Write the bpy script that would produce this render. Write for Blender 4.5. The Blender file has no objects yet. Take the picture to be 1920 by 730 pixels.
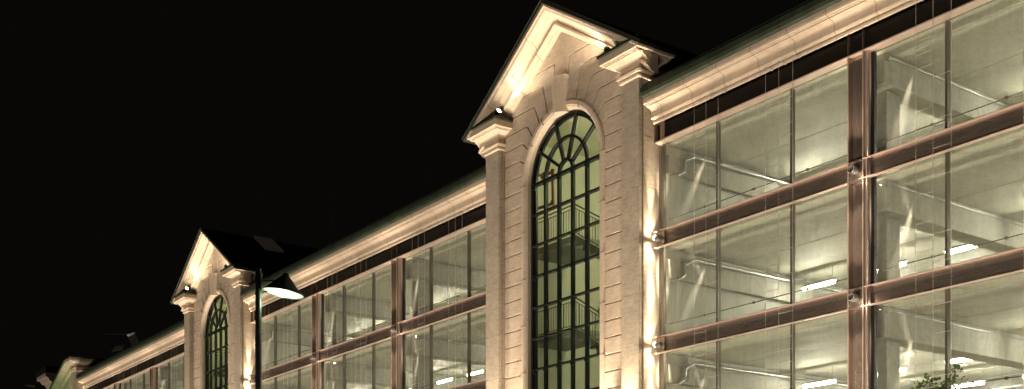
import bpy, bmesh, math, random
from mathutils import Vector, Matrix
random.seed(7)
R = math.radians
S = bpy.context.scene
COL = S.collection

# ------------------------------------------------------------------ camera
FPX = 2176.0; AX = 1556.0; CAM_D = 21.71
cd = bpy.data.cameras.new('camera'); cam = bpy.data.objects.new('camera', cd); COL.objects.link(cam)
cd.sensor_width = 36.0; cd.sensor_fit = 'HORIZONTAL'; cd.lens = FPX / 1920 * 36
cd.shift_y = (1080 - 365) / 1920; cd.clip_start = 0.1; cd.clip_end = 2000
cam.location = (0, -CAM_D, 1.6)
cam.rotation_euler = (R(90), 0, math.atan2(FPX, AX))
S.camera = cam

# ------------------------------------------------------------------ night sky and view
w = bpy.data.worlds.new('World'); S.world = w; w.use_nodes = True
bg = w.node_tree.nodes['Background']; bg.inputs[0].default_value = (0.0026, 0.0021, 0.0015, 1); bg.inputs[1].default_value = 1.0
S.view_settings.view_transform = 'Standard'; S.view_settings.look = 'None'
S.view_settings.exposure = 0.0; S.view_settings.gamma = 1.0; S.view_settings.use_curve_mapping = False
try:
    S.cycles.max_bounces = 8; S.cycles.diffuse_bounces = 4; S.cycles.transparent_max_bounces = 24
    S.cycles.caustics_reflective = False; S.cycles.caustics_refractive = False
    S.cycles.sample_clamp_indirect = 4.0
except Exception: pass

WARM = (1.0, 0.78, 0.54); WARM2 = (1.0, 0.83, 0.64)
def lamp(kind, loc, to=None, energy=100, col=WARM, size=40, blend=1.0, rad=0.05, name='floodlight_beam'):
    d = bpy.data.lights.new(name, kind); d.energy = energy; d.color = col
    if kind == 'SPOT': d.spot_size = R(size); d.spot_blend = blend
    if kind in ('SPOT', 'POINT'): d.shadow_soft_size = rad
    o = bpy.data.objects.new(name, d); COL.objects.link(o); o.location = loc
    if to is not None: o.rotation_euler = (Vector(to) - Vector(loc)).to_track_quat('-Z', 'Y').to_euler()
    return o

# plan of the long facade (metres): towers repeat every 27.8 m
T1 = -27.42; T2 = -55.22; T3 = -83.0
HW = 3.72
ZT = [11.05, 8.15, 5.25, 2.35]          # top edges of the steel beams
GL = 0.27                               # glass plane

# street floodlights set in the pavement, throwing light up the facade
x = -4.0
while x > -80:
    lamp('SPOT', (x, -2.7, 0.25), (x, -.3, 15.5), 2450, WARM2, 62, 1.0, 0.12, 'pavement_floodlight')
    lamp('SPOT', (x + 2, -15, 0.3), (x + 2, 0.2, 11), 1750, WARM2, 80, 1.0, 0.4, 'street_floodlight')
    x -= 4.2

# ------------------------------------------------------------------ materials
def newmat(name):
    m = bpy.data.materials.new(name); m.use_nodes = True
    nt = m.node_tree; b = nt.nodes['Principled BSDF']
    return m, nt, b
def N(nt, t, **k):
    n = nt.nodes.new(t)
    for a, v in k.items():
        if a.startswith('i_'):
            n.inputs[a[2:].replace('_', ' ')].default_value = v
        else: setattr(n, a, v)
    return n
def ramp(nt, fac, stops):
    r = nt.nodes.new('ShaderNodeValToRGB'); e = r.color_ramp.elements
    e[0].position, e[0].color = stops[0][0], (*stops[0][1], 1)
    e[1].position, e[1].color = stops[1][0], (*stops[1][1], 1)
    for p, c in stops[2:]:
        n = e.new(p); n.color = (*c, 1)
    nt.links.new(fac, r.inputs[0]); return r.outputs[0]
def coords(nt, scale=(1, 1, 1)):
    g = N(nt, 'ShaderNodeTexCoord'); mp = N(nt, 'ShaderNodeMapping'); mp.inputs['Scale'].default_value = scale
    nt.links.new(g.outputs['Object'], mp.inputs['Vector']); return mp.outputs['Vector']
def mul(nt, a, b, fac=1.0):
    m = N(nt, 'ShaderNodeMix', data_type='RGBA', blend_type='MULTIPLY'); m.inputs[0].default_value = fac
    nt.links.new(a, m.inputs[6]); nt.links.new(b, m.inputs[7]); return m.outputs[2]

def stone(name, c0, c1, joint=0.0, joff=0.0, rough=0.85, vein=0.5):
    m, nt, b = newmat(name)
    v = coords(nt)
    n1 = N(nt, 'ShaderNodeTexNoise'); n1.inputs['Scale'].default_value = 1.3; n1.inputs['Detail'].default_value = 6; n1.inputs['Roughness'].default_value = 0.65
    nt.links.new(v, n1.inputs['Vector'])
    colr = ramp(nt, n1.outputs['Fac'], [(0.3, c0), (0.72, c1)])
    v2 = coords(nt, (5, 5, 14))
    n2 = N(nt, 'ShaderNodeTexNoise'); n2.inputs['Scale'].default_value = 1.0; n2.inputs['Detail'].default_value = 8; n2.inputs['Roughness'].default_value = 0.7
    nt.links.new(v2, n2.inputs['Vector'])
    k = 1 - 0.35 * vein
    colr = mul(nt, colr, ramp(nt, n2.outputs['Fac'], [(0.3, (k, k * .97, k * .92)), (0.62, (1, 1, 1))]))
    if joint:
        g = N(nt, 'ShaderNodeTexCoord'); sp = N(nt, 'ShaderNodeSeparateXYZ'); nt.links.new(g.outputs['Object'], sp.inputs[0])
        a = N(nt, 'ShaderNodeMath', operation='ADD'); a.inputs[1].default_value = 500 + joff; nt.links.new(sp.outputs['X'], a.inputs[0])
        md = N(nt, 'ShaderNodeMath', operation='MODULO'); md.inputs[1].default_value = joint; nt.links.new(a.outputs[0], md.inputs[0])
        lt = N(nt, 'ShaderNodeMath', operation='LESS_THAN'); lt.inputs[1].default_value = 0.02; nt.links.new(md.outputs[0], lt.inputs[0])
        mx = N(nt, 'ShaderNodeMix', data_type='RGBA'); nt.links.new(lt.outputs[0], mx.inputs[0]); nt.links.new(colr, mx.inputs[6])
        mx.inputs[7].default_value = (0.27, 0.20, 0.13, 1); colr = mx.outputs[2]
    nt.links.new(colr, b.inputs['Base Color']); b.inputs['Roughness'].default_value = rough
    n3 = N(nt, 'ShaderNodeTexNoise'); n3.inputs['Scale'].default_value = 30; n3.inputs['Detail'].default_value = 5
    bp = N(nt, 'ShaderNodeBump'); bp.inputs['Strength'].default_value = 0.12; bp.inputs['Distance'].default_value = 0.02
    nt.links.new(n3.outputs['Fac'], bp.inputs['Height']); nt.links.new(bp.outputs[0], b.inputs['Normal'])
    return m

def plain(name, c, rough=0.6, metal=0.0, var=0.15, scale=3.0, stretch=(1, 1, 1), bump=0.0):
    m, nt, b = newmat(name)
    n = N(nt, 'ShaderNodeTexNoise'); n.inputs['Scale'].default_value = scale; n.inputs['Detail'].default_value = 5
    nt.links.new(coords(nt, stretch), n.inputs['Vector'])
    lo = tuple(x * (1 - var) for x in c); hi = tuple(min(1, x * (1 + var)) for x in c)
    nt.links.new(ramp(nt, n.outputs['Fac'], [(0.3, lo), (0.7, hi)]), b.inputs['Base Color'])
    b.inputs['Roughness'].default_value = rough; b.inputs['Metallic'].default_value = metal
    if bump:
        bp = N(nt, 'ShaderNodeBump'); bp.inputs['Strength'].default_value = bump; bp.inputs['Distance'].default_value = 0.02
        nt.links.new(n.outputs['Fac'], bp.inputs['Height']); nt.links.new(bp.outputs[0], b.inputs['Normal'])
    return m

def emis(name, c, s):
    m, nt, b = newmat(name)
    b.inputs['Base Color'].default_value = (.8, .8, .8, 1)
    b.inputs['Emission Color'].default_value = (*c, 1); b.inputs['Emission Strength'].default_value = s
    return m

def concrete(name, c, stain=0.35):
    m, nt, b = newmat(name)
    n1 = N(nt, 'ShaderNodeTexNoise'); n1.inputs['Scale'].default_value = 0.55; n1.inputs['Detail'].default_value = 7; n1.inputs['Roughness'].default_value = .6
    nt.links.new(coords(nt, (1, 2.2, 1)), n1.inputs['Vector'])
    colr = ramp(nt, n1.outputs['Fac'], [(0.28, tuple(x * (1 - stain) for x in c)), (0.7, c)])
    n2 = N(nt, 'ShaderNodeTexNoise'); n2.inputs['Scale'].default_value = 7; n2.inputs['Detail'].default_value = 8; n2.inputs['Roughness'].default_value = .7
    nt.links.new(coords(nt), n2.inputs['Vector'])
    colr = mul(nt, colr, ramp(nt, n2.outputs['Fac'], [(0.35, (.8, .79, .76)), (0.6, (1, 1, 1))]))
    nt.links.new(colr, b.inputs['Base Color'])
    r = N(nt, 'ShaderNodeMapRange'); r.inputs[3].default_value = .45; r.inputs[4].default_value = .8
    nt.links.new(n2.outputs['Fac'], r.inputs[0]); nt.links.new(r.outputs[0], b.inputs['Roughness'])
    bp = N(nt, 'ShaderNodeBump'); bp.inputs['Strength'].default_value = 0.15; bp.inputs['Distance'].default_value = 0.02
    nt.links.new(n2.outputs['Fac'], bp.inputs['Height']); nt.links.new(bp.outputs[0], b.inputs['Normal'])
    return m

def brushed(name, c, rough, stretch, metal=1.0, rv=.08):
    m, nt, b = newmat(name)
    n = N(nt, 'ShaderNodeTexNoise'); n.inputs['Scale'].default_value = 4; n.inputs['Detail'].default_value = 6
    nt.links.new(coords(nt, stretch), n.inputs['Vector'])
    nt.links.new(ramp(nt, n.outputs['Fac'], [(0.3, tuple(x * .93 for x in c)), (0.7, c)]), b.inputs['Base Color'])
    b.inputs['Metallic'].default_value = metal
    r = N(nt, 'ShaderNodeMapRange'); r.inputs[3].default_value = rough - rv; r.inputs[4].default_value = rough + rv
    nt.links.new(n.outputs['Fac'], r.inputs[0]); nt.links.new(r.outputs[0], b.inputs['Roughness'])
    bp = N(nt, 'ShaderNodeBump'); bp.inputs['Strength'].default_value = 0.03; bp.inputs['Distance'].default_value = 0.005
    nt.links.new(n.outputs['Fac'], bp.inputs['Height']); nt.links.new(bp.outputs[0], b.inputs['Normal'])
    return m

def glassmat(name, tint, gloss=0.08, dirt=0.04, lines=True):
    m = bpy.data.materials.new(name); m.use_nodes = True; nt = m.node_tree
    for n in list(nt.nodes): nt.nodes.remove(n)
    out = N(nt, 'ShaderNodeOutputMaterial')
    tr = N(nt, 'ShaderNodeBsdfTransparent'); tr.inputs[0].default_value = (*tint, 1)
    gl = N(nt, 'ShaderNodeBsdfGlossy'); gl.inputs['Roughness'].default_value = 0.03
    df = N(nt, 'ShaderNodeBsdfDiffuse'); df.inputs[0].default_value = (.78, .78, .70, 1)
    lw = N(nt, 'ShaderNodeLayerWeight'); lw.inputs[0].default_value = .25
    mr = N(nt, 'ShaderNodeMath', operation='MULTIPLY'); mr.inputs[1].default_value = gloss * 4; nt.links.new(lw.outputs['Fresnel'], mr.inputs[0])
    m1 = N(nt, 'ShaderNodeMixShader'); nt.links.new(mr.outputs[0], m1.inputs[0]); nt.links.new(tr.outputs[0], m1.inputs[1]); nt.links.new(gl.outputs[0], m1.inputs[2])
    # dust and faint vertical printed lines
    n = N(nt, 'ShaderNodeTexNoise'); n.inputs['Scale'].default_value = 1.1; n.inputs['Detail'].default_value = 8; n.inputs['Roughness'].default_value = .7
    nt.links.new(coords(nt, (6, 1, .6)), n.inputs['Vector'])
    r = N(nt, 'ShaderNodeMapRange'); r.inputs[1].default_value = .35; r.inputs[2].default_value = .75; r.inputs[3].default_value = dirt * .4; r.inputs[4].default_value = dirt * 1.9
    nt.links.new(n.outputs['Fac'], r.inputs[0]); f = r.outputs[0]
    m2 = N(nt, 'ShaderNodeMixShader'); nt.links.new(f, m2.inputs[0]); nt.links.new(m1.outputs[0], m2.inputs[1]); nt.links.new(df.outputs[0], m2.inputs[2])
    nt.links.new(m2.outputs[0], out.inputs[0]); return m

M = {}
M['stone'] = stone('pale_sandstone', (.57, .475, .375), (.72, .61, .50), vein=.75)
M['pil'] = stone('veined_sandstone', (.51, .445, .36), (.66, .575, .47), vein=.9)
M['trim'] = stone('smooth_cast_stone', (.63, .53, .42), (.73, .625, .51), vein=.35)
M['cornice'] = stone('cornice_stone', (.56, .46, .36), (.70, .59, .48), joint=1.16, joff=.02, vein=.5)
M['groove'] = plain('dark_mortar', (.16, .12, .08), .95)
M['copper'] = plain('green_patina_gutter', (.04, .055, .035), .55, .3, .3, 2.0)
M['roofm'] = plain('dark_roof_sheet', (.02, .022, .018), .7)
M['bronze'] = brushed('brushed_bronze_steel', (.53, .43, .375), .28, (.3, 1, 9), .78, .04)
M['bronzev'] = brushed('brushed_bronze_column', (.55, .45, .39), .23, (5, 1, .1), .85, .02)
M['edge'] = brushed('pink_steel_edge', (.80, .63, .54), .36, (1, 1, 1), .55)
M['dark'] = plain('fascia_shade_black', (.018, .015, .012), .35)  # unlit inside of the top beam, its shade put into near-black colour
M['gasket'] = plain('black_gasket', (.012, .013, .012), .5)
M['mull'] = plain('grey_brown_mullion', (.16, .14, .115), .45, .3)
M['glass'] = glassmat('dusty_green_glass', (.945, .965, .935), .06, .055)
M['tglass'] = glassmat('clear_window_glass', (.93, .97, .90), .04, .008)
M['black'] = plain('black_window_steel', (.010, .014, .012), .28, .0, .2)
M['conc'] = concrete('cast_concrete', (.56, .55, .47))
M['concb'] = concrete('beam_concrete', (.60, .59, .52), .22)
M['ceil'] = concrete('ceiling_concrete', (.64, .625, .535), .25)
M['white'] = plain('white_wall_paint', (.66, .67, .60), .8, 0, .06, 1.0)
M['tube'] = emis('lit_fluorescent_tube', (1.0, .93, .77), 108)
M['housing'] = plain('white_lamp_housing', (.7, .7, .66), .5)
M['steel'] = brushed('galvanised_steel', (.55, .56, .52), .35, (1, 1, 6), .8)
M['railm'] = plain('grey_stair_steel', (.20, .21, .17), .4, .5)
M['dconc'] = concrete('grey_landing_concrete', (.24, .24, .20))
M['stairwall'] = plain('pale_olive_plaster', (.56, .545, .41), .85, 0, .06, 1.0)
M['red'] = plain('red_pipe_paint', (.22, .065, .035), .45)
M['wire'] = plain('stainless_wire', (.75, .68, .58), .4, .4)
M['leaf'] = plain('leaf_green', (.09, .14, .03), .6, 0, .5, 9)
M['bark'] = plain('bark_brown', (.09, .06, .04), .9)
M['pole'] = plain('dark_green_pole_paint', (.022, .028, .022), .35, .2)
M['shade'] = plain('grey_lamp_shade', (.07, .075, .07), .5, .3)
M['lampglow'] = emis('greenish_lamp_glass', (.42, 1.0, .33), .35)
M['bulb'] = emis('greenish_white_bulb', (.85, 1.0, .78), 14)
M['asphalt'] = plain('dark_asphalt', (.05, .05, .05), .9, 0, .3, 20, bump=.3)
M['paving'] = plain('grey_paving', (.22, .20, .18), .85, 0, .2, 4, bump=.2)
M['kerb'] = plain('kerb_granite', (.3, .29, .27), .8)
M['paneglow'] = emis('roof_pane_painted_glow', (1, .85, .6), .009)  # painted glow in place of light caught by skylight and hatch flaps
M['flood'] = emis('lit_flood_lens', (1, .85, .6), 60)

# ------------------------------------------------------------------ mesh helpers
class MB:
    def __init__(s): s.v = []; s.f = []; s.sm = []
    def add(s, vs, fs, smooth=False):
        o = len(s.v); s.v += [tuple(p) for p in vs]; s.f += [[o + i for i in f] for f in fs]; s.sm += [smooth] * len(fs)
    def box(s, x0, x1, y0, y1, z0, z1):
        s.add([(x0,y0,z0),(x1,y0,z0),(x1,y1,z0),(x0,y1,z0),(x0,y0,z1),(x1,y0,z1),(x1,y1,z1),(x0,y1,z1)],
              [(0,3,2,1),(4,5,6,7),(0,1,5,4),(1,2,6,5),(2,3,7,6),(3,0,4,7)])
    def prism_y(s, pts, y0, y1):           # polygon in (x, z), extruded along y
        n = len(pts); s.add([(x, y0, z) for x, z in pts] + [(x, y1, z) for x, z in pts],
            [list(range(n)), list(range(2*n-1, n-1, -1))] + [(i, n+i, n+(i+1)%n, (i+1)%n) for i in range(n)])
    def prism_z(s, pts, z0, z1):           # polygon in (x, y)
        n = len(pts); s.add([(x, y, z0) for x, y in pts] + [(x, y, z1) for x, y in pts],
            [list(range(n-1, -1, -1)), list(range(n, 2*n))] + [(i, (i+1)%n, n+(i+1)%n, n+i) for i in range(n)])
    def tube(s, p, q, r, n=10, r2=None, cap=True, smooth=True):
        p = Vector(p); q = Vector(q); d = (q - p).normalized()
        a = d.orthogonal().normalized(); b = d.cross(a); r2 = r if r2 is None else r2
        vs = [p + (a * math.cos(t) + b * math.sin(t)) * r for t in [2*math.pi*i/n for i in range(n)]]
        vs += [q + (a * math.cos(t) + b * math.sin(t)) * r2 for t in [2*math.pi*i/n for i in range(n)]]
        s.add(vs, [(i, (i+1)%n, n+(i+1)%n, n+i) for i in range(n)], smooth)
        if cap: s.add(vs, [list(range(n-1,-1,-1)), list(range(n, 2*n))])
    def pipe(s, pts, r, n=10):
        for a, b in zip(pts, pts[1:]): s.tube(a, b, r, n)
        for a in pts[1:-1]: s.ball(a, r * 1.08, n)
    def ball(s, c, r, n=8, sz=1.0):
        vs = []; fs = []; m = max(4, n // 2)
        for j in range(m + 1):
            t = math.pi * j / m
            for i in range(n):
                u = 2*math.pi*i/n; vs.append((c[0]+r*math.sin(t)*math.cos(u), c[1]+r*math.sin(t)*math.sin(u), c[2]+r*sz*math.cos(t)))
        for j in range(m):
            for i in range(n): fs.append((j*n+i, (j+1)*n+i, (j+1)*n+(i+1)%n, j*n+(i+1)%n))
        s.add(vs, fs, True)
    def sweep(s, prof, path, closed_prof=True):
        """prof: [(outward, z)], path: [(x, y)]; outward is to the right of the walking direction"""
        n = len(prof); rings = []
        for i, p in enumerate(path):
            p = Vector(p)
            d0 = (p - Vector(path[i-1])).normalized() if i > 0 else None
            d1 = (Vector(path[i+1]) - p).normalized() if i < len(path)-1 else None
            n0 = Vector((d0.y, -d0.x)) if d0 else None; n1 = Vector((d1.y, -d1.x)) if d1 else None
            if n0 is None: nn = n1
            elif n1 is None: nn = n0
            else:
                h = (n0 + n1).normalized(); nn = h / max(.2, h.dot(n0))
            rings.append([(p.x + nn.x*o, p.y + nn.y*o, z) for o, z in prof])
        vs = [v for r in rings for v in r]; fs = []
        for k in range(len(rings)-1):
            for i in range(n if closed_prof else n-1):
                j = (i+1) % n; fs.append((k*n+i, k*n+j, (k+1)*n+j, (k+1)*n+i))
        fs.append(list(range(n))); fs.append(list(range((len(rings)-1)*n + n-1, (len(rings)-1)*n - 1, -1)))
        s.add(vs, fs)
    def build(s, name, mat, parent=None, bevel=0.0, fix=True):
        me = bpy.data.meshes.new(name); me.from_pydata(s.v, [], s.f); me.materials.append(mat)
        for p, sm in zip(me.polygons, s.sm): p.use_smooth = sm
        if fix:
            bm = bmesh.new(); bm.from_mesh(me); bmesh.ops.recalc_face_normals(bm, faces=bm.faces); bm.to_mesh(me); bm.free()
        o = bpy.data.objects.new(name, me); COL.objects.link(o)
        if parent: o.parent = parent
        if bevel:
            b = o.modifiers.new('soft_edges', 'BEVEL'); b.width = bevel; b.segments = 2; b.limit_method = 'ANGLE'
        return o
def one(name, mat, parent=None, bevel=0.0, **k):
    m = MB()
    for kk, a in k.items():
        getattr(m, kk)(*a)
    return m.build(name, mat, parent, bevel)
def merge(a, b):
    bm = bmesh.new(); bm.from_mesh(a.data); n0 = len(bm.faces); bm.from_mesh(b.data); bm.faces.ensure_lookup_table()
    for f in bm.faces[n0:]: f.material_index = 1
    bm.to_mesh(a.data); bm.free(); a.data.materials.append(b.data.materials[0]); bpy.data.objects.remove(b)
def empty(name, loc=(0, 0, 0)):
    o = bpy.data.objects.new(name, None); COL.objects.link(o); o.location = loc; o.empty_display_size = .2; return o
def tag(o, label=None, cat=None, group=None, kind=None):
    if label: o['label'] = label
    if cat: o['category'] = cat
    if group: o['group'] = group
    if kind: o['kind'] = kind
    return o
def copy_tree(o, parent=None):
    c = o.copy(); COL.objects.link(c)
    if parent: c.parent = parent
    for ch in list(o.children): copy_tree(ch, c)
    return c

# ------------------------------------------------------------------ the setting
g = MB(); g.box(-900, 500, -700, 700, -.3, 0); tag(g.build('ground', M['asphalt']), kind='structure')
g = MB(); g.box(-300, 60, -9.0, 1.0, 0.004, .13); tag(g.build('pavement', M['paving']), kind='structure')
g = MB(); g.box(-300, 60, -9.16, -9.0, 0.004, .14); tag(g.build('kerb', M['kerb'], bevel=.01), kind='structure')

# ------------------------------------------------------------------ the building
# ---- stair tower -------------------------------------------------
ZS = 13.77          # spring line of the arch
RO = 2.03           # outer radius of the surround
YW = -.22           # wall face behind the raised blocks
ZC = [17.06, 16.58, 16.10, 15.61, 15.13, 14.64]
ARC = [(.28, 15.81), (.69, 15.68), (1.10, 15.49), (1.46, 15.20), (1.72, 14.88), (1.92, 14.50)]
BEND = [(.36, 17.06), (.94, 16.58), (1.38, 16.10), (1.74, 15.61), (1.97, 15.13), (2.13, 14.64)]
def inset(pts, d):
    n = len(pts); area = sum(pts[i][0]*pts[(i+1)%n][1]-pts[(i+1)%n][0]*pts[i][1] for i in range(n))
    sg = 1 if area > 0 else -1; out = []
    for i in range(n):
        a, b, c = Vector(pts[i-1]), Vector(pts[i]), Vector(pts[(i+1)%n])
        e0 = (b-a).normalized(); e1 = (c-b).normalized()
        n0 = Vector((-e0.y, e0.x))*sg; n1 = Vector((-e1.y, e1.x))*sg
        h = n0+n1
        h = h.normalized() if h.length > 1e-5 else n0
        out.append(tuple(b + h * (d / max(.35, h.dot(n0)))))
    return out
def arc_pts(a0, a1, r, n):
    return [(r*math.cos(a0+(a1-a0)*i/n), ZS + r*math.sin(a0+(a1-a0)*i/n)) for i in range(n+1)]
def angof(p): return math.atan2(p[1]-ZS, p[0])
def rake_d(z): return (17.92 - z) / .65

# crown moulding of the capitals (outward, z)
CAP = [(0,15.20),(.055,15.215),(.065,15.27),(.03,15.285),(.03,15.31),(.09,15.33),(.11,15.39),(.02,15.42),(.02,15.58),
       (.07,15.61),(.12,15.67),(.22,15.71),(.32,15.735),(.32,15.765),(.36,15.765),(.36,15.785),(.45,15.79),(.45,15.97),(0,15.97)]
GUT = [(.0,15.975),(.44,15.975),(.49,15.99),(.49,16.06),(.46,16.06),(.45,16.02),(0,16.02)]

def stair_tower(gable=True, lit=True):
    q = MB()
    # wall with the arched opening: two halves and the tower's side walls
    for s in (1, -1):
        pts = [(0, ZS+1.80)] + [(1.80*math.sin(t), ZS+1.80*math.cos(t)) for t in [math.pi/2*i/18 for i in range(1, 19)]]
        pts += [(1.80, 0), (3.60, 0), (3.60, 15.5), (0, 18.0)]
        q.prism_y([(s*x, z) for x, z in pts], YW, YW + .12)
        q.box(min(s*3.42, s*3.66), max(s*3.42, s*3.66), YW + .121, 9, 0, 15.9)
    root = empty('stair_tower'); q.build('wall', M['stone'], root); wall = root
    # raised blocks, zigzag joints
    q = MB(); G = .021
    for s in (1, -1):
        polys = []
        for k in range(6):
            if k == 5:
                p0, b0, z0 = ARC[5], BEND[5], ZC[5]; p1 = (math.sqrt(RO**2-(14.16-ZS)**2), 14.16); b1 = p1; z1 = 14.16
            else:
                p0, b0, z0, p1, b1, z1 = ARC[k], BEND[k], ZC[k], ARC[k+1], BEND[k+1], ZC[k+1]
            d0 = min(2.96, rake_d(z0)); d1 = min(2.96, rake_d(z1))
            arc = arc_pts(angof(p0), angof(p1), RO - .04, 4)
            pl = arc + ([b1] if b1 != p1 else []) + [(d1, z1), (d0, z0), b0]
            if d1 >= 2.96 > d0: pl = arc + [b1, (2.96, z1), (2.96, rake_z := 17.92 - .65*2.96), (d0, z0), b0]
            polys.append(pl)
        z0 = 14.16
        while z0 > .6:
            z1 = z0 - .482
            a0 = RO - .04 if z0 < ZS else math.sqrt(max(0, (RO-.04)**2-(z0-ZS)**2))
            polys.append([(RO - .04, z1), (2.96, z1), (2.96, z0), (a0, z0)]); z0 = z1
        for pl in polys: q.prism_y([(s*x, z) for x, z in inset(pl, G)], YW - .06, YW + .03)
    # centre piece with the tympanum
    arc = arc_pts(angof(ARC[0]), math.pi - angof(ARC[0]), RO - .04, 6)
    cp = arc + [(-.36, 17.06), (-rake_d(17.06), 17.06), (0, 17.92), (rake_d(17.06), 17.06), (.36, 17.06)]
    q.prism_y(inset(cp, G), YW - .06, YW + .03)
    o = q.build('rusticated_facing', M['stone'], wall, bevel=.006)
    # window surround: swept profile along jambs and arch
    prof = [(1.755, .04), (1.755, -.235), (1.80, -.30), (1.835, -.315), (1.86, -.335), (1.97, -.335), (2.02, -.30), (2.03, -.24), (2.03, -.20)]
    path = [(1, 0, z) for z in (0, 12.3)] + [(math.cos(t), math.sin(t), ZS) for t in [math.pi*i/40 for i in range(41)]] + [(-1, 0, z) for z in (12.3, 0)]
    vs = []; n = len(prof)
    for cx, cz, zz in path:
        for r, y in prof: vs.append((cx*r, y, zz + cz*r))
    fs = [(k*n+i, k*n+i+1, (k+1)*n+i+1, (k+1)*n+i) for k in range(len(path)-1) for i in range(n-1)]
    q = MB(); q.add(vs, fs); so = q.build('window_surround', M['trim'], wall, fix=False)
    # joints of the surround
    q = MB()
    for s in (1, -1):
        for z in (13.77, 12.32, 10.85, 9.4, 7.93, 6.5, 5.0, 3.5):
            q.box(min(s*1.79, s*2.034), max(s*1.79, s*2.034), -.3385, -.3, z - .006, z + .006)
        for a in (38, 62):
            c, sn = math.cos(R(a)), math.sin(R(a))
            e = .006
            q.prism_y([(s*(1.80*c - e*sn), ZS+1.80*sn + e*c), (s*(1.80*c + e*sn), ZS+1.80*sn - e*c), (s*(2.034*c + e*sn), ZS+2.034*sn - e*c), (s*(2.034*c - e*sn), ZS+2.034*sn + e*c)], -.3385, -.3)
    merge(so, q.build('joint', M['groove'], wall))
    # keystone: faceted wedge
    q = MB()
    t, b = 16.50, 15.42
    vs = [(-.38,YW,t),(.38,YW,t),(-.27,YW,b),(.27,YW,b),(-.33,-.42,t),(.33,-.42,t),(-.22,-.42,b),(.22,-.42,b),(.02,-.60,t),(.02,-.55,b)]
    q.add(vs, [(0,4,6,2),(4,8,9,6),(8,5,7,9),(5,1,3,7),(0,1,5,8,4),(2,6,9,7,3),(0,2,3,1)])
    q.build('keystone', M['trim'], wall, bevel=.008)
    # pilasters, capitals, gutters
    zj = [15.2, 13.66, 12.25, 10.80, 9.32, 7.93, 6.5, 5.05, 3.6, 2.1, .6, 0]
    for s in (1, -1):
        q = MB()
        for za, zb in zip(zj, zj[1:]):
            pl = [(2.98,YW),(2.98,-.34),(3.02,-.34),(3.02,-.38),(2.98,-.38),(2.98,-.5),(3.70,-.5),(3.70,-.40),(3.655,-.40),(3.655,-.33),(3.70,-.33),(3.70,.26),(3.5,.26)]
            q.prism_z([(s*x, y) for x, y in pl], zb + .005, za - .005)
        q.prism_z([(s*x, y) for x, y in [(3.03,YW),(3.03,-.47),(3.64,-.47),(3.64,.2)]], 0, 15.2)
        q.build('pilaster', M['pil'], wall, bevel=.004)
        pa = [(3.70, 9), (3.70, -.5), (2.98, -.5), (2.98, YW)] if s < 0 else [(2.98, YW), (2.98, -.5), (3.70, -.5), (3.70, 9)]
        pa = [(s*x, y) for x, y in pa]
        q = MB(); q.sweep(CAP, pa); cp_ = q.build('capital', M['trim'], wall)
        q = MB(); q.sweep(GUT, pa if s < 0 else pa); q.build('gutter', M['copper'], cp_)
    # raking cornice
    q = MB()
    prof = [(-.97,.0),(-.97,-.07),(-.94,-.09),(-.92,-.13),(-.90,-.17),(-.77,-.20),(-.75,-.17),(-.71,-.17),(-.69,-.20),(-.60,-.25),(-.50,-.36),(-.47,-.40),
            (-.55,-.44),(-.55,-.50),(-.50,-.52),(-.44,-.55),(-.40,-.60),(-.30,-.63),(YW-.03,-.66),(YW+.1,-.66),(YW+.1,.0)]
    n = len(prof); vs = []
    for d in (-4.06, 0, 4.06):
        for y, t in prof: vs.append((d, y, 18.55 - .65*abs(d) + t))
    fs = [(k*n+i, k*n+(i+1)%n, (k+1)*n+(i+1)%n, (k+1)*n+i) for k in range(2) for i in range(n)]
    fs += [list(range(n)), list(range(3*n-1, 2*n-1, -1))]
    q.add(vs, fs); rc = q.build('raking_cornice', M['trim'], wall)
    q = MB()
    for s in (1, -1):
        for d in (.9, 1.9, 2.95, 3.7):
            vv = []
            for dd in (d-.006, d+.006):
                for y, t in prof[1:19]:
                    vv.append((s*dd, y - .003, 18.55 - .65*dd + t - .004))
            m_ = 18
            q.add(vv, [(i, i+1, m_+i+1, m_+i) for i in range(m_-1)])
    merge(rc, q.build('joint', M['groove'], wall, fix=False))
    # roof
    q = MB()
    rp = [(-4.30, 18.56-.65*4.30), (0, 18.56), (4.30, 18.56-.65*4.30), (4.30, 18.66-.65*4.30), (0, 18.68), (-4.30, 18.66-.65*4.30)]
    q.prism_y(rp, -1.01, 11); rf = q.build('roof', M['roofm'], wall)
    q = MB()
    for s in (1, -1):   # thin verge flashing
        q.prism_y([(0,18.685),(0,18.70),(s*4.32,18.675-.65*4.32),(s*4.32,18.64-.65*4.32)], -1.03, -.99)
    q.build('verge_flashing', M['copper'], rf)
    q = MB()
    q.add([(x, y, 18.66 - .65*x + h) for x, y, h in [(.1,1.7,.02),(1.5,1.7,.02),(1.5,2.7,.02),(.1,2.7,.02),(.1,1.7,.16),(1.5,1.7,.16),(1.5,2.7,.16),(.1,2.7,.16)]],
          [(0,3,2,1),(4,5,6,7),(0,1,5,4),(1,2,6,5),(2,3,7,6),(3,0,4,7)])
    if lit == 'far': q.build('skylight', M['paneglow'], rf, bevel=.02)
    # window frame
    YF = -.09
    q = MB()
    def ring(r0, r1, y0, y1, a0=0, a1=math.pi, n_=36):
        vs = []
        for i in range(n_+1):
            t = a0+(a1-a0)*i/n_
            for r, y in ((r0,y0),(r1,y0),(r1,y1),(r0,y1)): vs.append((r*math.cos(t), y, ZS + r*math.sin(t)))
        q.add(vs, [(k*4+i, k*4+(i+1)%4, k*4+4+(i+1)%4, k*4+4+i) for k in range(n_) for i in range(4)])
    ring(1.66, 1.75, YF-.03, YF+.12); ring(.965, 1.045, YF-.07, YF+.05); ring(.29, .375, YF-.07, YF+.05, n_=20)
    ring(1.58, 1.66, YF+.03, YF+.12)
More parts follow.
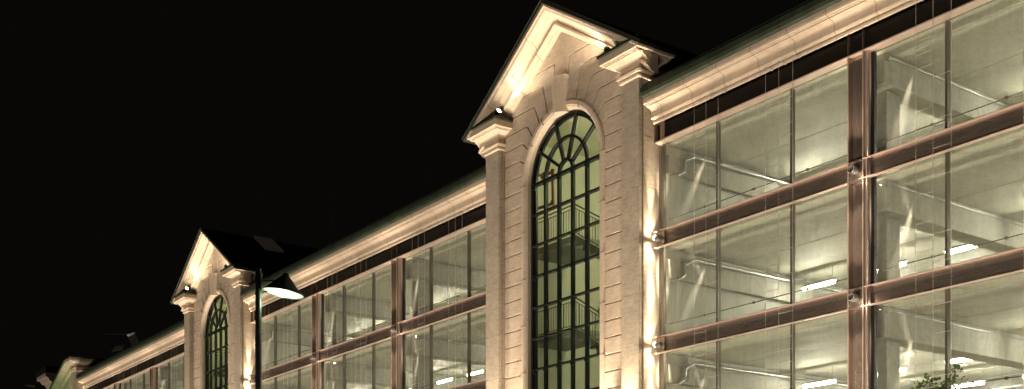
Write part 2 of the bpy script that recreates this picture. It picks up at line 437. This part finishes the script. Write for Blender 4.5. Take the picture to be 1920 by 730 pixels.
    for s in (1, -1):
        q.box(min(s*1.66, s*1.75), max(s*1.66, s*1.75), YF-.03, YF+.12, 0, ZS)
        q.box(min(s*1.58, s*1.66), max(s*1.58, s*1.66), YF+.03, YF+.12, 0, ZS)
        q.box(s*.33-.045, s*.33+.045, YF-.07, YF+.05, 0, ZS); q.box(s*1.0-.045, s*1.0+.045, YF-.07, YF+.05, 0, ZS)
    for a in (36, 72, 108, 144):
        c, sn = math.cos(R(a)), math.sin(R(a)); e = .042
        P_ = [(.37*c - e*sn, ZS+.37*sn + e*c), (.37*c + e*sn, ZS+.37*sn - e*c), (1.67*c + e*sn, ZS+1.67*sn - e*c), (1.67*c - e*sn, ZS+1.67*sn + e*c)]
        q.prism_y(P_, YF-.066, YF+.046)
    q.box(-1.67, 1.67, YF-.10, YF+.06, ZS-.07, ZS+.015)
    fr = q.build('window_frame', M['black'], wall, bevel=.008)
    q = MB()
    z = ZS - .955
    while z > .5:
        q = MB(); q.box(-1.665, 1.665, YF-.095, YF+.054, z-.028, z+.028); z -= .962; q.build('window_transom', M['black'], fr, bevel=.012)
    q = MB()
    for d in (-1.55, -1.0, -.33, .33, 1.0):
        for z in (ZS-.13, 10.83, 7.93, 5.05): q = MB(); q.box(d-.02, d+.12, YF-.115, YF-.03, z-.04, z+.03); q.box(d+.02, d+.08, YF-.11, YF-.03, z-.07, z-.04); q.build('window_bracket', M['black'], fr)
    q = MB()
    q.prism_y([(1.68*math.cos(math.pi*i/30), ZS+1.68*math.sin(math.pi*i/30)) for i in range(31)] + [(-1.68, 0), (1.68, 0)], YF+.062, YF+.068)
    q.build('window_glass', M['tglass'], wall)
    # stairwell inside
    q = MB()
    q.box(-3.38, 3.38, 5.6, 5.75, .2, 15.9); q.box(-3.40, -3.34, -.08, 5.6, .2, 15.9); q.box(3.34, 3.40, -.08, 5.6, .2, 15.9)
    q.box(-3.38, 3.38, -.08, 5.6, 15.9, 16.0)
    q.build('stairwell_wall', M['stairwall'], wall)
    for zl in (12.25, 9.35, 6.45, 3.55):
        q = MB(); q.box(-3.3, -.9, .95, 2.5, zl - .2, zl); q.build('stair_landing', M['dconc'], wall); q = MB()
        q.box(-3.3, 3.3, 3.9, 5.55, zl - 1.65, zl - 1.45)
        q.build('stair_landing', M['dconc'], wall)
        q = MB()
        q.add([(-.9, y, z) for y in (.95, 2.4) for z in (zl-.2, zl)] + [(2.5, y, z-1.45-.55) for y in (.95, 2.4) for z in (zl-.2, zl)],
              [(0,1,3,2),(4,6,7,5),(0,4,5,1),(2,3,7,6),(0,2,6,4),(1,5,7,3)])
        for i in range(10):
            q.box(-.9+i*.33, -.9+i*.33+.34, 1.0, 2.35, zl-.19-(i+1)*.195, zl-.02-(i+1)*.185+.03)
        q.build('stair_flight', M['railm'], wall)
        q = MB()
        zt_ = zl + .95
        q.pipe([(-3.2, .95, zt_), (-.9, .95, zt_), (2.5, .95, zt_-2.0)], .025, 8)
        q.pipe([(-3.2, .95, zt_-.12), (-.9, .95, zt_-.12), (2.5, .95, zt_-2.12)], .014, 6)
        q.pipe([(-3.2, .95, zl+.08), (-.9, .95, zl+.08), (2.5, .95, zl-1.92)], .018, 6)
        d = -3.15
        while d < 2.5:
            dz = 0 if d < -.9 else -(d+.9)*2.0/3.4
            q.tube((d, .95, zl+.08+dz), (d, .95, zt_-.12+dz), .009 if abs((d*1000)%780-100) > 60 else .02, 6); d += .13
        q.tube((-.9, .95, zl-.2), (-.9, .95, zt_), .03, 8)
        q.build('stair_railing', M['railm'], wall)
    return wall
def place(o, tc): o.location = (tc, 0, 0)
tw1 = stair_tower(); place(tw1, T1)
tag(tw1, 'nearer gabled sandstone stair tower with tall arched window and red pipe inside', 'stair tower')
q = MB(); q.pipe([(-2.05, -.05, 14.33), (-2.05, .6, 14.33), (-1.58, .6, 14.33), (-1.55, .6, 13.33), (-3.3, .6, 13.42)], .05, 12)
for z in (14.33, 13.35): q.tube((-1.57, .6, z-.07), (-1.57, .6, z+.07), .065, 12)
q.tube((-2.05, .57, 14.33), (-2.05, .6, 14.33), .11, 14)
q.build('sprinkler_pipe', M['red'], tw1)
tw2 = stair_tower(lit='far'); place(tw2, T2)
tag(tw2, 'farther gabled sandstone stair tower behind the street lamp, skylight on its dark roof', 'stair tower')
for tc in (T1, T2):     # ceiling lamps of the stairwells
    for z in (15.7, 12.0, 9.1, 6.2):
        lamp('POINT', (tc+1.2, 3.1, z-.3 if z < 15 else 15.2), None, 300 if z > 15 else 110, (1.0, .97, .74), rad=.25, name='stairwell_lamp')

# ---- glazed parking section -------------------------------------
CORN = [(0,13.99),(.05,14.0),(.06,14.05),(.03,14.06),(.03,14.09),(.09,14.11),(.115,14.15),(.115,14.19),(.115,14.20),(.12,14.31),(.135,14.35),(.175,14.378),(.24,14.395),(.30,14.40),
        (.30,14.43),(.345,14.43),(.35,14.445),(.41,14.455),(.42,14.50),(.42,14.60),(0,14.60)]
GUTR = [(0,14.605),(.44,14.605),(.50,14.64),(.53,14.72),(.53,14.86),(.50,14.90),(.47,14.90),(.46,14.97),(.30,15.05),(0,15.12)]
CEIL = [13.55, 10.66, 7.76, 4.86]
def section(u0, ncol, u1, name_label, side_ends=True, tubes=()):
    """u0: left end (against a tower), u1: right end"""
    um = (u0 + u1) / 2; deck = empty('parking_section', (um, 0, 0)); tag(deck, name_label, 'building')
    for i, zc in enumerate(CEIL):
        q = MB(); top = zc + .32
        q.box(u0 - .2, u1 + .2, .46, 22, zc + .03, top)
        y = .47
        w_ = [.57, 2.18, 2.18, 2.18, 2.18, 2.18, 2.18, 2.18, 2.18, 2.18]
        for ww in w_:
            q.box(u0 - .2, u1 + .2, y, min(22, y + ww - .022), zc, zc + .028); y += ww
        q.build('concrete_deck', M['ceil'], deck)
    q = MB(); q.box(u0 - .2, u1 + .2, 22, 22.2, 0, 14); q.build('rear_wall', M['conc'], deck)
    q = MB(); q.box(u0 - .25, u0 - .03, .33, 22, 0, 13.54); q.build('end_wall', M['white'], deck)
    cols = [u0 + 6.75 + 6.77 * i for i in range(ncol)]
    # concrete frame
    for c in cols:
        if c < u1 - .3:
            q = MB(); q.box(c - .33, c + .10, 1.0, 1.5, 0, 13.5)
            q.box(c - .33, c + .10, 12.0, 12.5, 0, 13.5); q.build('concrete_column', M['concb'], deck, bevel=.01)
    for zc in CEIL[:3]:
        for c in cols:
            if c < u1 - .3:
                q = MB(); q.box(c - .20, c + .33, .62, 21.9, zc - .70, zc - .001); bo = q.build('concrete_beam', M['concb'], deck, bevel=.015)
                q = MB(); q.pipe([(c+.37, .72, zc-.10), (c+.37, 6.4, zc-.10), (c+.42, 6.6, zc-.22), (c+.42, 7.4, zc-.22)], .022, 8)
                q.tube((c+.35, .70, zc-.18), (c+.35, .70, zc-.03), .05, 8); q.build('conduit', M['steel'], bo)
        q = MB(); q.box(u0 - .02, u0 + .12, .45, 21.9, zc - .82, zc - .30); bo = q.build('concrete_beam', M['concb'], deck, bevel=.015)
        q = MB(); q.pipe([(u0+.02, .62, zc-.86), (u0+.2, .75, zc-.84), (u0+.2, .98, zc-.70), (u0+.2, 1.0, zc-.40), (u0+.2, 1.35, zc-.22), (u0+.2, 14, zc-.16)], .05, 10)
        for yy in (2.4, 4.4, 6.4): q.tube((u0+.2, yy, zc-.20), (u0+.2, yy+.06, zc-.20), .065, 10)
        q.build('drain_pipe', M['steel'], bo)
        q = MB(); q.tube((u0, 8.7, zc - .52), (u1, 8.7, zc - .52), .035, 8); q.tube((u0, 10.1, zc - .6), (u1, 10.1, zc - .6), .05, 8); q.build('sprinkler_pipe', M['steel'], deck)
    # steel frame
    ribs = []
    for c in cols:
        if c < u1 - .3:
            q = MB()
            for s in (-1, 1): q.box(c + s*.205 - .012, c + s*.205 + .012, -.002, .20, 0, 13.47)
            q.box(c - .19, c + .19, .13, .16, 0, 13.46); sc = q.build('steel_column', M['bronzev'], deck, bevel=.003)
            q = MB()
            for s in (-1, 1): q = MB(); q.box(c + s*.205 - .013, c + s*.205 + .013, -.0045, -.0022, 0, 13.47); q.build('column_lip', M['edge'], sc)
            q = MB(); q.box(c + .218, c + .275, .05, .262, 0, 13.46); q.build('mullion', M['edge'], sc)
            q = MB(); q.box(c + .276, c + .36, .20, .29, 0, 13.46); q.build('gasket_strip', M['gasket'], sc)
            ribs.append(c)
    spans = [(u0 + .03, (cols[0] if cols and cols[0] < u1 - .3 else u1) - .22)]
    for i, c in enumerate(cols):
        if c < u1 - .3:
            nx = cols[i+1] if i + 1 < len(cols) and cols[i+1] < u1 - .3 else None
            spans.append((c + .22, (nx - .22) if nx else u1 - .02))
    for zt in ZT:
        for a, b in spans:
            q = MB(); q.box(a, b, .10, .13, zt - .445, zt - .015); bm_ = q.build('steel_beam', M['bronze'], deck)
            q = MB(); q.box(a - .01, b + .01, -.004, .128, zt - .018, zt); q.build('beam_flange', M['edge'], bm_, bevel=.003); q = MB(); q.box(a - .01, b + .01, -.004, .128, zt - .46, zt - .442)
            q.build('beam_flange', M['edge'], bm_, bevel=.003)
            q = MB(); e = a + (.30 if a < u0 + .1 else .10)
            q.box(e, e + .07, .03, .099, zt - .44, zt - .02); q.build('end_plate', M['bronzev'], bm_)
        for c in ribs:
            q = MB(); q.box(c - .192, c + .192, -.004, .126, zt - .018, zt); q.box(c - .192, c + .192, -.004, .126, zt - .46, zt - .442)
            q.box(c - .19, c + .19, .05, .09, zt - .44, zt - .02); q.build('joint_plate', M['bronze'], deck)
    # fascia with its shade put into the colour, top beam, cornice
    q = MB(); q.box(u0 + .03, u1 - .02, .12, .26, 13.50, 13.985)
    fa = q.build('shade_dark_fascia', M['dark'], deck)
    q = MB(); q.box(u0 + .02, u1 - .01, -.01, .262, 13.47, 13.498); q.box(u0 + .02, u0 + .04, -.01, .12, 13.498, 13.98); q.build('fascia_sill', M['edge'], fa)
    q = MB(); q.box(u0 + .25, u0 + .42, .02, .118, 13.50, 13.98); q.build('fascia_rib', M['bronzev'], fa)
    for c in ribs:
        for s in (-1, 1): q = MB(); q.box(c + s*.205 - .012, c + s*.205 + .012, -.004, .118, 13.50, 13.98); q.build('fascia_rib', M['bronzev'], fa)
    q = MB(); q.sweep(CORN, [(u0 + .01, .02), (u1 - .01, .02)]); co = q.build('eaves_cornice', M['cornice'], deck)
    q = MB(); q.sweep(GUTR, [(u0 + .02, .02), (u1 - .02, .02)]); gu = q.build('gutter', M['copper'], co)
    x_ = u0 + .3
    while x_ < u1: q = MB(); q.sweep([(.44,14.60),(.505,14.635),(.536,14.72),(.536,14.865),(.50,14.905)], [(x_, .02), (x_ + .03, .02)]); x_ += 2.3; q.build('gutter_seam', M['roofm'], co)
    q = MB(); q.prism_y([(u0 - .2, 15.0), (u1 + .2, 15.0), (u1 + .2, 15.1), (u0 - .2, 15.1)], .1, 22); q.build('roof', M['roofm'], deck)
    # glass and thin mullions
    lefts = [u0] + ribs
    for i, c in enumerate(lefts):
        a = c + (.16 if i == 0 else .36); nxt = lefts[i+1] - .205 if i + 1 < len(lefts) else u1 - .03
        ms = [c + 2.16, c + 4.64]
        if i == 0: ms = [c + 2.16, c + 4.65]
        ms = [m_ for m_ in ms if m_ < nxt - .4]
        for m_ in ms:
            q = MB(); q.box(m_ - .028, m_ + .028, GL - .02, GL + .10, 0, 13.46); q.build('mullion', M['mull'], deck)
        ed = [a] + ms + [nxt]
        for zi in range(3):
            z0 = ZT[zi] - .2; z1 = (13.46 if zi == 0 else ZT[zi-1] - .2)
            for e0, e1 in zip(ed, ed[1:]):
                q = MB(); q.box(e0 + .03, e1 - .03, GL, GL + .012, z0 + .01, z1 - .01); q.build('glass_pane', M['glass'], deck)
        if i == 0:
            q = MB(); q.box(c + .03, c + .155, GL - .03, GL + .06, 0, 13.46); q.build('frame_post', M['mull'], deck)
    # guard cables inside with clamps
    for zt in ZT[:3]:
        for dz in (.44,):
            q = MB(); q.tube((u0, .58, zt + dz), (u1, .58, zt + dz), .012, 6)
            x_ = u0 + 1.4
            while x_ < u1: q.ball((x_, .58, zt + dz), .05, 8, .7); x_ += 1.74
            q.build('guard_cable', M['mull'], deck)
    for ch in deck.children: ch.location = (-um, 0, 0)
    return cols, ribs
SECT = []
for (tc, u1, lab) in ((T1, -3.0, 'nearest steel and glass parking section, right of the nearer stair tower'),
                      (T2, T1 - HW + .02, 'steel and glass parking section between the two gabled towers'),
                      (T3, T2 - HW + .02, 'far steel and glass parking section left of the farther tower')):
    u0 = tc + HW + .02
    cols, ribs = section(u0, 3, u1, lab); SECT.append((u0, u1, ribs))

# ---- corner pavilion and turned wing at the far left end ----------
q = MB()
ca, sa = math.cos(R(9.9)), math.sin(R(9.9))
A_ = (-80.35, -.5); W_ = (A_[0] - 30*ca, A_[1] + 30*sa)
q.prism_z([(-79.3, -.5), (-79.3, 8), (-112, 12), W_, A_], 0, 15.6)
wing = empty('end_wing', (0, 0, 0)); q.build('wall', M['stone'], wing); tag(wing, 'flat topped end wing turning away at the far left, its eaves lit green', 'building')
q = MB(); CAPW = [(o*.9, z+.0) for o, z in CAP]
q.sweep(CAP, [W_, A_, (-79.3, -.5), (-79.3, 8)]); q.build('capital', M['trim'], wing)
q = MB(); q.sweep(GUT, [W_, A_, (-79.3, -.5), (-79.3, 8)]); q.build('gutter', M['copper'], wing)
for k in range(5):
    x_, y_ = A_[0] - (1.2 + 3.2*k)*ca, A_[1] + (1.2 + 3.2*k)*sa
    lamp('SPOT', (x_ - .3*sa, y_ - 1.6, 12.6), (x_, y_, 15.7), 90, (.70, 1.0, .45), 110, 1, .1, 'green_eaves_light')

# ------------------------------------------------------------------ up and down lights on the steel frame
stub = MB()
n_ = 20
def stub_mesh():
    s_ = MB()
    s_.tube((0, .05, 0), (0, -.17, 0), .088, n_, cap=False); s_.tube((0, .05, 0), (0, -.17, 0), .076, n_, cap=False)
    vs = []
    for r in (.076, .088):
        for i in range(n_): vs.append((r*math.cos(2*math.pi*i/n_), -.17, r*math.sin(2*math.pi*i/n_)))
    s_.add(vs, [(i, (i+1)%n_, n_+(i+1)%n_, n_+i) for i in range(n_)])
    s_.tube((0, -.06, 0), (0, -.085, 0), .097, n_)
    return s_
proto = None
lv = ['top', 'second', 'third']
sname = ['right section', 'middle section', 'far left section']
for si, (u0, u1, ribs) in enumerate(SECT):
    spots_ = [u0 + .20] + ribs
    for k, c in enumerate(spots_):
        for zi in range(3):
            zc = ZT[zi] - .23
            if (si == 1 and zi == 2) or (si == 2 and zi > 0) : 
                vis = False
            else: vis = True
            if si == 0 and k == 2: vis = False
            y = .048 if k else .09
            if vis:
                if proto is None:
                    proto = stub_mesh().build('tube_light', M['steel']); o = proto
                    bk = MB(); bk.tube((0, -.10, 0), (0, -.098, 0), .0755, n_); bk.build('lamp_lens', M['gasket'], proto)
                else: o = copy_tree(proto)
                o.location = (c, y - .045, zc)
                where = ('beside the sandstone tower' if k == 0 else ('on the first steel column' if k == 1 else 'on the second steel column'))
                tag(o, f'round steel tube light, {lv[zi]} beam, {where}, {sname[si]}', 'light fitting', 'tube lights at the beam joints')
            if k == 0:
                for sg in (1, -1):
                    lamp('SPOT', (u0 + .11, -.10, zc + sg*.10), (u0 + .0, -.06, zc + sg*1.5), 1300, WARM, 18, 1, .02, 'tube_light_beam')
                    lamp('SPOT', (u0 + .11, -.10, zc + sg*.02), (u0 + .0, -.06, zc + sg*1.0), 260, WARM, 60, 1, .02, 'tube_light_beam')
                    lamp('SPOT', (u0 + .13, -.12, zc), (u0 + .05, -.08, zc + sg*1.0), 70, WARM, 150, 1, .02, 'tube_light_beam')
            else:
                lamp('SPOT', (c, -.22, zc + .15), (c, .10, zc + 2.2), 230, WARM, 46, 1, .03, 'tube_light_beam')
                lamp('POINT', (c - .05, -.42, zc - .12), None, 7, WARM, rad=.03, name='added_tube_fill')  # extra point light added in front to brighten the tube fitting
                lamp('SPOT', (c, -.22, zc - .15), (c, .10, zc - 2.2), 230, WARM, 46, 1, .03, 'tube_light_beam')

# added narrow spots, no known fittings, drawing light streaks on the dusty glass
for si, (u0, u1, ribs) in enumerate(SECT):
    for k, c in enumerate([u0] + ribs):
        for zi in range(3):
            if si == 0 and k == 2 or si == 2 and zi: continue
            ztop = 13.44 if zi == 0 else ZT[zi-1] - .48
            zb = ZT[zi]
            w_ = 1.15 if k == 0 else .6
            a = c + 2.28 if k == 0 else c + 1.62
            lamp('SPOT', (a, .12, ztop), (a - w_, .27, ztop - 1.7), 5200, WARM2, 10, 1, .01, 'added_streak_spot')
            if zi: lamp('SPOT', (a + .02, .13, zb + .05), (a - w_*1.1, .262, zb + 2.4), 4300, WARM2, 7, 1, .01, 'added_streak_spot')

# uplights at the foot of the visible stone: in front of the pilasters and the window surround
for tc in (T1, T2):
    for d, e in ((-3.3, 70), (3.3, 70), (-2.3, 45), (2.1, 45)):
        lamp('SPOT', (tc + d, -.72, 5.3), (tc + d, -.45, 9.5), e * 34, WARM, 40, 1, .05, 'tower_uplight')

# ------------------------------------------------------------------ pediment floodlights
def flood(loc, to, label):
    r = empty('floodlight', loc); tag(r, label, 'floodlight', 'floodlights on the gables')
    d = (Vector(to) - Vector(loc)).normalized()
    q = MB(); c = Vector((0, 0, .12)); q.tube(c - d*.09, c + d*.07, .075, 14, .085); q.ball(tuple(c - d*.09), .075, 10)
    q.build('lamp_body', M['shade'], r)
    q = MB(); q.tube((0, 0, -.08), (0, 0, .06), .015, 6); q.box(-.06, .06, -.05, .05, -.09, -.075); q.build('bracket', M['shade'], r)
    q = MB(); q.tube(c + d*.071, c + d*.074, .07, 14); q.build('lens', M['flood'], r)
    lamp('SPOT', tuple(Vector(loc) + c + d*.12), tuple(Vector(to) + c), 470, WARM, 62, 1, .05, 'floodlight_beam')
for tc, nm in ((T1, 'nearer'), (T2, 'farther')):
    flood((tc - 2.62, -.78, 16.10), (tc - .35, -.60, 17.52), f'small bright floodlight on the left capital of the {nm} gabled tower')
    flood((tc + 2.72, -.78, 16.10), (tc + .35, -.60, 17.52), f'small round floodlight on the right capital of the {nm} gabled tower')

# ------------------------------------------------------------------ fluorescent lights in the garage
def fluor():
    r = empty('fluorescent_light')
    q = MB(); q.box(-.62, .62, -.05, .05, .05, .11); q.build('housing', M['housing'], r, bevel=.01)
    q = MB(); q.tube((-.58, 0, 0), (.58, 0, 0), .042, 10); q.build('lamp_tube', M['tube'], r)
    q = MB(); q.tube((-.5, 0, .11), (-.5, 0, .45), .006, 5); q.tube((.5, 0, .11), (.5, 0, .45), .006, 5); q.build('hanger', M['steel'], r)
    return r
fp = None
ords = ['first', 'second', 'third', 'fourth', 'fifth', 'sixth', 'seventh', 'eighth', 'ninth']
rowp = ['front row', 'middle row', 'rear row']
for si, (u0, u1, ribs) in enumerate(SECT):
    for zi, zc in enumerate(CEIL[:3]):
        for ri, y in enumerate((5.5, 9.2, 15.0)):
            n = 0; x_ = u0 + 1.15
            step = 2.4 if ri < 2 else 4.8
            while x_ < u1 - .6:
                if fp is None: fp = fluor(); o = fp
                else: o = copy_tree(fp)
                o.location = (x_, y, zc - .52)
                tag(o, f'{ords[n]} glowing tube from left, {rowp[ri]}, {lv[zi]} deck, {sname[si]}', 'ceiling light', 'fluorescent tubes of the parking decks')
                n += 1; x_ += step

# ------------------------------------------------------------------ cable trellises in front of the glass
def trellis(xs, label, seed, ztop=13.98, vine=0.0):
    rr = random.Random(seed); q = MB(); r = empty('cable_trellis', (xs[1], -.27, 0))
    tag(r, label, 'cable trellis', 'wire trellises hanging from the cornice')
    for x_ in xs:
        q = MB(); q.tube((x_ - xs[1], 0, .2), (x_ - xs[1], 0, ztop-.02), .006, 5); q.build('cable', M['wire'], r)
    q = MB()
    z = 4.6
    while z < 13.4:
        if rr.random() < .7:
            a = rr.choice([0, 1]); b = 2 if a == 1 or rr.random() < .4 else 1
            q = MB(); q.tube((xs[a]-xs[1], .0, z), (xs[b]-xs[1], .0, z), .005, 5); q.build('rung', M['wire'], r)
        z += .30
    q = MB()
    for x_ in xs: q = MB(); q.box(x_-xs[1]-.012, x_-xs[1]+.012, -.01, .26, ztop-.03, ztop-.02); q.tube((x_-xs[1],0,ztop-.06),(x_-xs[1],0,ztop-.01),.014,8); q.build('bracket', M['wire'], r)
    return r
tn = 0
onm = ['left', 'middle', 'right']
for si, (u0, u1, ribs) in enumerate(SECT):
    for k, c in enumerate([u0] + ribs):
        for j, off in enumerate((2.28, 4.72)):
            if si == 2 and k < 1: continue
            if si == 0 and k == 2: continue
            if k: off = (2.20, 4.65)[j]
            if c + off + .5 > u1: continue
            trellis([c+off-.42, c+off, c+off+.43], f'three thin steel cables, {["left","right"][j]} set before {onm[k]} bay, {sname[si]}', 11*tn+3); tn += 1

# ------------------------------------------------------------------ climbing plants reaching into view
def vine(x0, x1, ztops, label, seed):
    rr = random.Random(seed); r = empty('climbing_plant', ((x0+x1)/2, -.3, 0)); tag(r, label, 'climbing plant')
    cx = (x0+x1)/2; q = MB(); lf = MB()
    for j, zt in enumerate(ztops):
        xx = x0 + (x1-x0)*j/max(1, len(ztops)-1) - cx
        pts = []; z = 0
        while z < zt: pts.append((xx + rr.uniform(-.05, .05), rr.uniform(-.04, .04), z)); z += .25
        for a, b in zip(pts, pts[1:]): q.tube(a, b, max(.006, .02*(1-a[2]/zt)), 5)
        z = 3.6
        while z < zt:
            for _ in range(9 if z < zt - .3 else 5):
                sp_ = .17 if z < zt - .3 else .09
                px, py, pz = xx + rr.gauss(0, sp_), rr.gauss(0, .08), z + rr.uniform(-.05, .05)
                s_ = rr.uniform(.025, .055); a = Vector((rr.uniform(-1,1), rr.uniform(-1,1), rr.uniform(-.6,.6))).normalized()
                b = a.orthogonal().normalized()
                b = (Matrix.Rotation(rr.uniform(0, 6.28), 3, a) @ b); p = Vector((px, py, pz))
                lf.add([p - a*s_, p + b*s_*.7, p + a*s_*1.2, p - b*s_*.7], [(0,1,2,3)])
            z += .03
    q.build('stem', M['bark'], r); lf.build('foliage', M['leaf'], r, fix=False)
u0 = SECT[0][0]; c1 = SECT[0][2][0]
vine(-15.05, -14.20, [5.72, 5.85, 5.70, 5.99], 'leafy green climber on the cables before the right bay, at the bottom edge', 5)
vine(-19.30, -18.95, [6.05, 5.6], 'tiny tip of a climber on the cables before the left bay', 8)

# ------------------------------------------------------------------ street lamp
r = empty('street_lamp', (-23.51, -11.61, 0)); tag(r, 'dark green post with a glowing conical lamp shade in front of the farther tower', 'street lamp')
q = MB(); q.tube((0,0,0), (0,0,8.15), .068, 18); q.tube((0,0,0), (0,0,1.0), .11, 18); q.tube((0,0,8.15),(0,0,8.22),.055,14)
q.tube((0,0,8.06),(0,0,8.10),.078,16); q.tube((0,0,7.92),(0,0,7.96),.078,16); q.tube((0,0,7.66),(0,0,7.70),.078,16)
q.build('pole', M['pole'], r)
ang = math.atan2(.804, .582)   # arm direction, towards the facade and the viewer's right
hd = MB(); H0 = Vector((.34*.0+.305, .43, 7.70)); tilt = Matrix.Rotation(R(9), 3, Vector((.805, -.59, 0)) * -1)
ax = (tilt @ Vector((0, 0, 1))).normalized(); e1 = ax.orthogonal().normalized(); e2 = ax.cross(e1)
prof = [(.455, -.02), (.45, .0), (.40, .035), (.30, .13), (.18, .26), (.075, .37), (.05, .42), (.0, .43)]
vs = []; nn = 32
for rad, h in prof:
    for i in range(nn):
        t = 2*math.pi*i/nn; p = H0 + ax*h + (e1*math.cos(t) + e2*math.sin(t))*max(rad, .001); vs.append(tuple(p))
hd.add(vs, [(k*nn+i, k*nn+(i+1)%nn, (k+1)*nn+(i+1)%nn, (k+1)*nn+i) for k in range(len(prof)-1) for i in range(nn)], True)
sh = hd.build('lamp_shade', M['shade'], r)
q = MB(); q.tube(tuple(H0 - ax*.012), tuple(H0 + ax*.0), .40, 32, .44); q.build('lamp_lens', M['lampglow'], sh)
q = MB(); q.ball(tuple(H0 - ax*.02), .15, 20, .35); q.build('lamp_bulb', M['bulb'], sh)
q = MB(); q.tube((0,0,7.94), tuple(H0 + ax*.28), .016, 8); q.tube((0,0,7.68), tuple(H0 + ax*.04 - Vector((.2,.28,0))), .016, 8); q.build('arm', M['pole'], r)
lamp('POINT', (-23.51 + H0.x, -11.61 + H0.y, H0.z - .12), None, 55, (.7, 1.0, .6), rad=.12, name='street_lamp_glow')

# ------------------------------------------------------------------ lightning rods on the roof
for x_, y_, z0, z1, lab in ((-44.3, .6, 15.0, 17.9, 'thin lightning rod above the cornice between the towers'),
                       (-36.6, .6, 15.0, 17.6, 'thin lightning rod above the cornice just left of the nearer tower'),
                       (-72.6, 1.2, 15.0, 17.6, 'thin lightning rod on the roof left of the farther tower')):
    q = MB(); q.tube((0,0,0), (0,0,z1-z0), .010, 6, .005); q.box(-.12, .12, -.12, .12, 0, .06)
    o = q.build('lightning_rod', M['roofm']); o.location = (x_, y_, z0 + .1); tag(o, lab, 'lightning rod', 'lightning rods along the roof')

# roof hatch panels left of the farther tower, far building, chimney
r = empty('roof_hatch', (-76.6, 1.4, 15.1)); tag(r, 'open roof hatch with two dim glass flaps on the far roof', 'roof hatch')
def slab4(pts, t):
    q = MB(); q.add(pts + [(x, y, z + t) for x, y, z in pts], [(0,1,2,3),(4,5,6,7),(0,1,5,4),(1,2,6,5),(2,3,7,6),(3,0,4,7)]); return q
q = MB(); q.box(-1.0, 1.6, .2, .9, 0, 1.2); q.build('hatch_base', M['roofm'], r)
slab4([(3.5,0,1.74),(2.0,0,1.86),(1.2,.6,1.35),(2.7,.6,1.25)], .06).build('flap', M['paneglow'], r)  # flaps are no lamps; emission imitates their dim reflection
slab4([(1.3,0,1.32),(-.6,0,1.50),(-2.0,.2,1.43),(.5,.2,1.17)], .05).build('flap', M['paneglow'], r)
q = MB(); q.ball((1.1, -.05, 1.45), .09, 8); q.build('hatch_motor', M['housing'], r)
q = MB(); q.tube((-7.4, 0, 3.5), (9.2, 0, .75), .012, 5); q.build('stay_wire', M['steel'], r)
fb = empty('far_building', (-136, 12, 0)); tag(fb, 'distant block at the far left with a pale projecting cornice under a dark roof', 'building')
q = MB(); q.box(-14, .0, .3, 12, 0, 22.6); q.build('wall', M['stone'], fb)
q = MB(); pf = [(0,22.4),(.25,22.5),(.3,22.75),(.5,22.9),(.55,23.1),(.9,23.35),(1.0,23.6),(1.3,23.7),(1.3,24.05),(0,24.05)]
q.sweep(pf, [(-.1-3.2+2.1, 12), (-.1-3.2+2.1, .3), (1.5, .3)]); q.build('cornice', M['trim'], fb)
q = MB(); q.box(-2.6, 2, -1.1, 12, 24.06, 24.75); q.build('roof', M['roofm'], fb)
lamp('SPOT', (-134, 3.0, 12), (-135.5, 12, 23.5), 2200, WARM2, 70, 1, .3, 'far_floodlight')
q = MB(); q.tube((0,0,0), (0,0,16.1), .22, 14); q.tube((0,0,15.9),(0,0,16.15),.5,14,.42); q.tube((0,0,16.35),(0,0,16.5),.42,14); q.tube((0,0,16.1),(0,0,16.4),.18,10)
o = q.build('chimney', M['kerb']); o.location = (-95.9, .4, 0); tag(o, 'small dim round vent stack at the lower left corner', 'chimney')
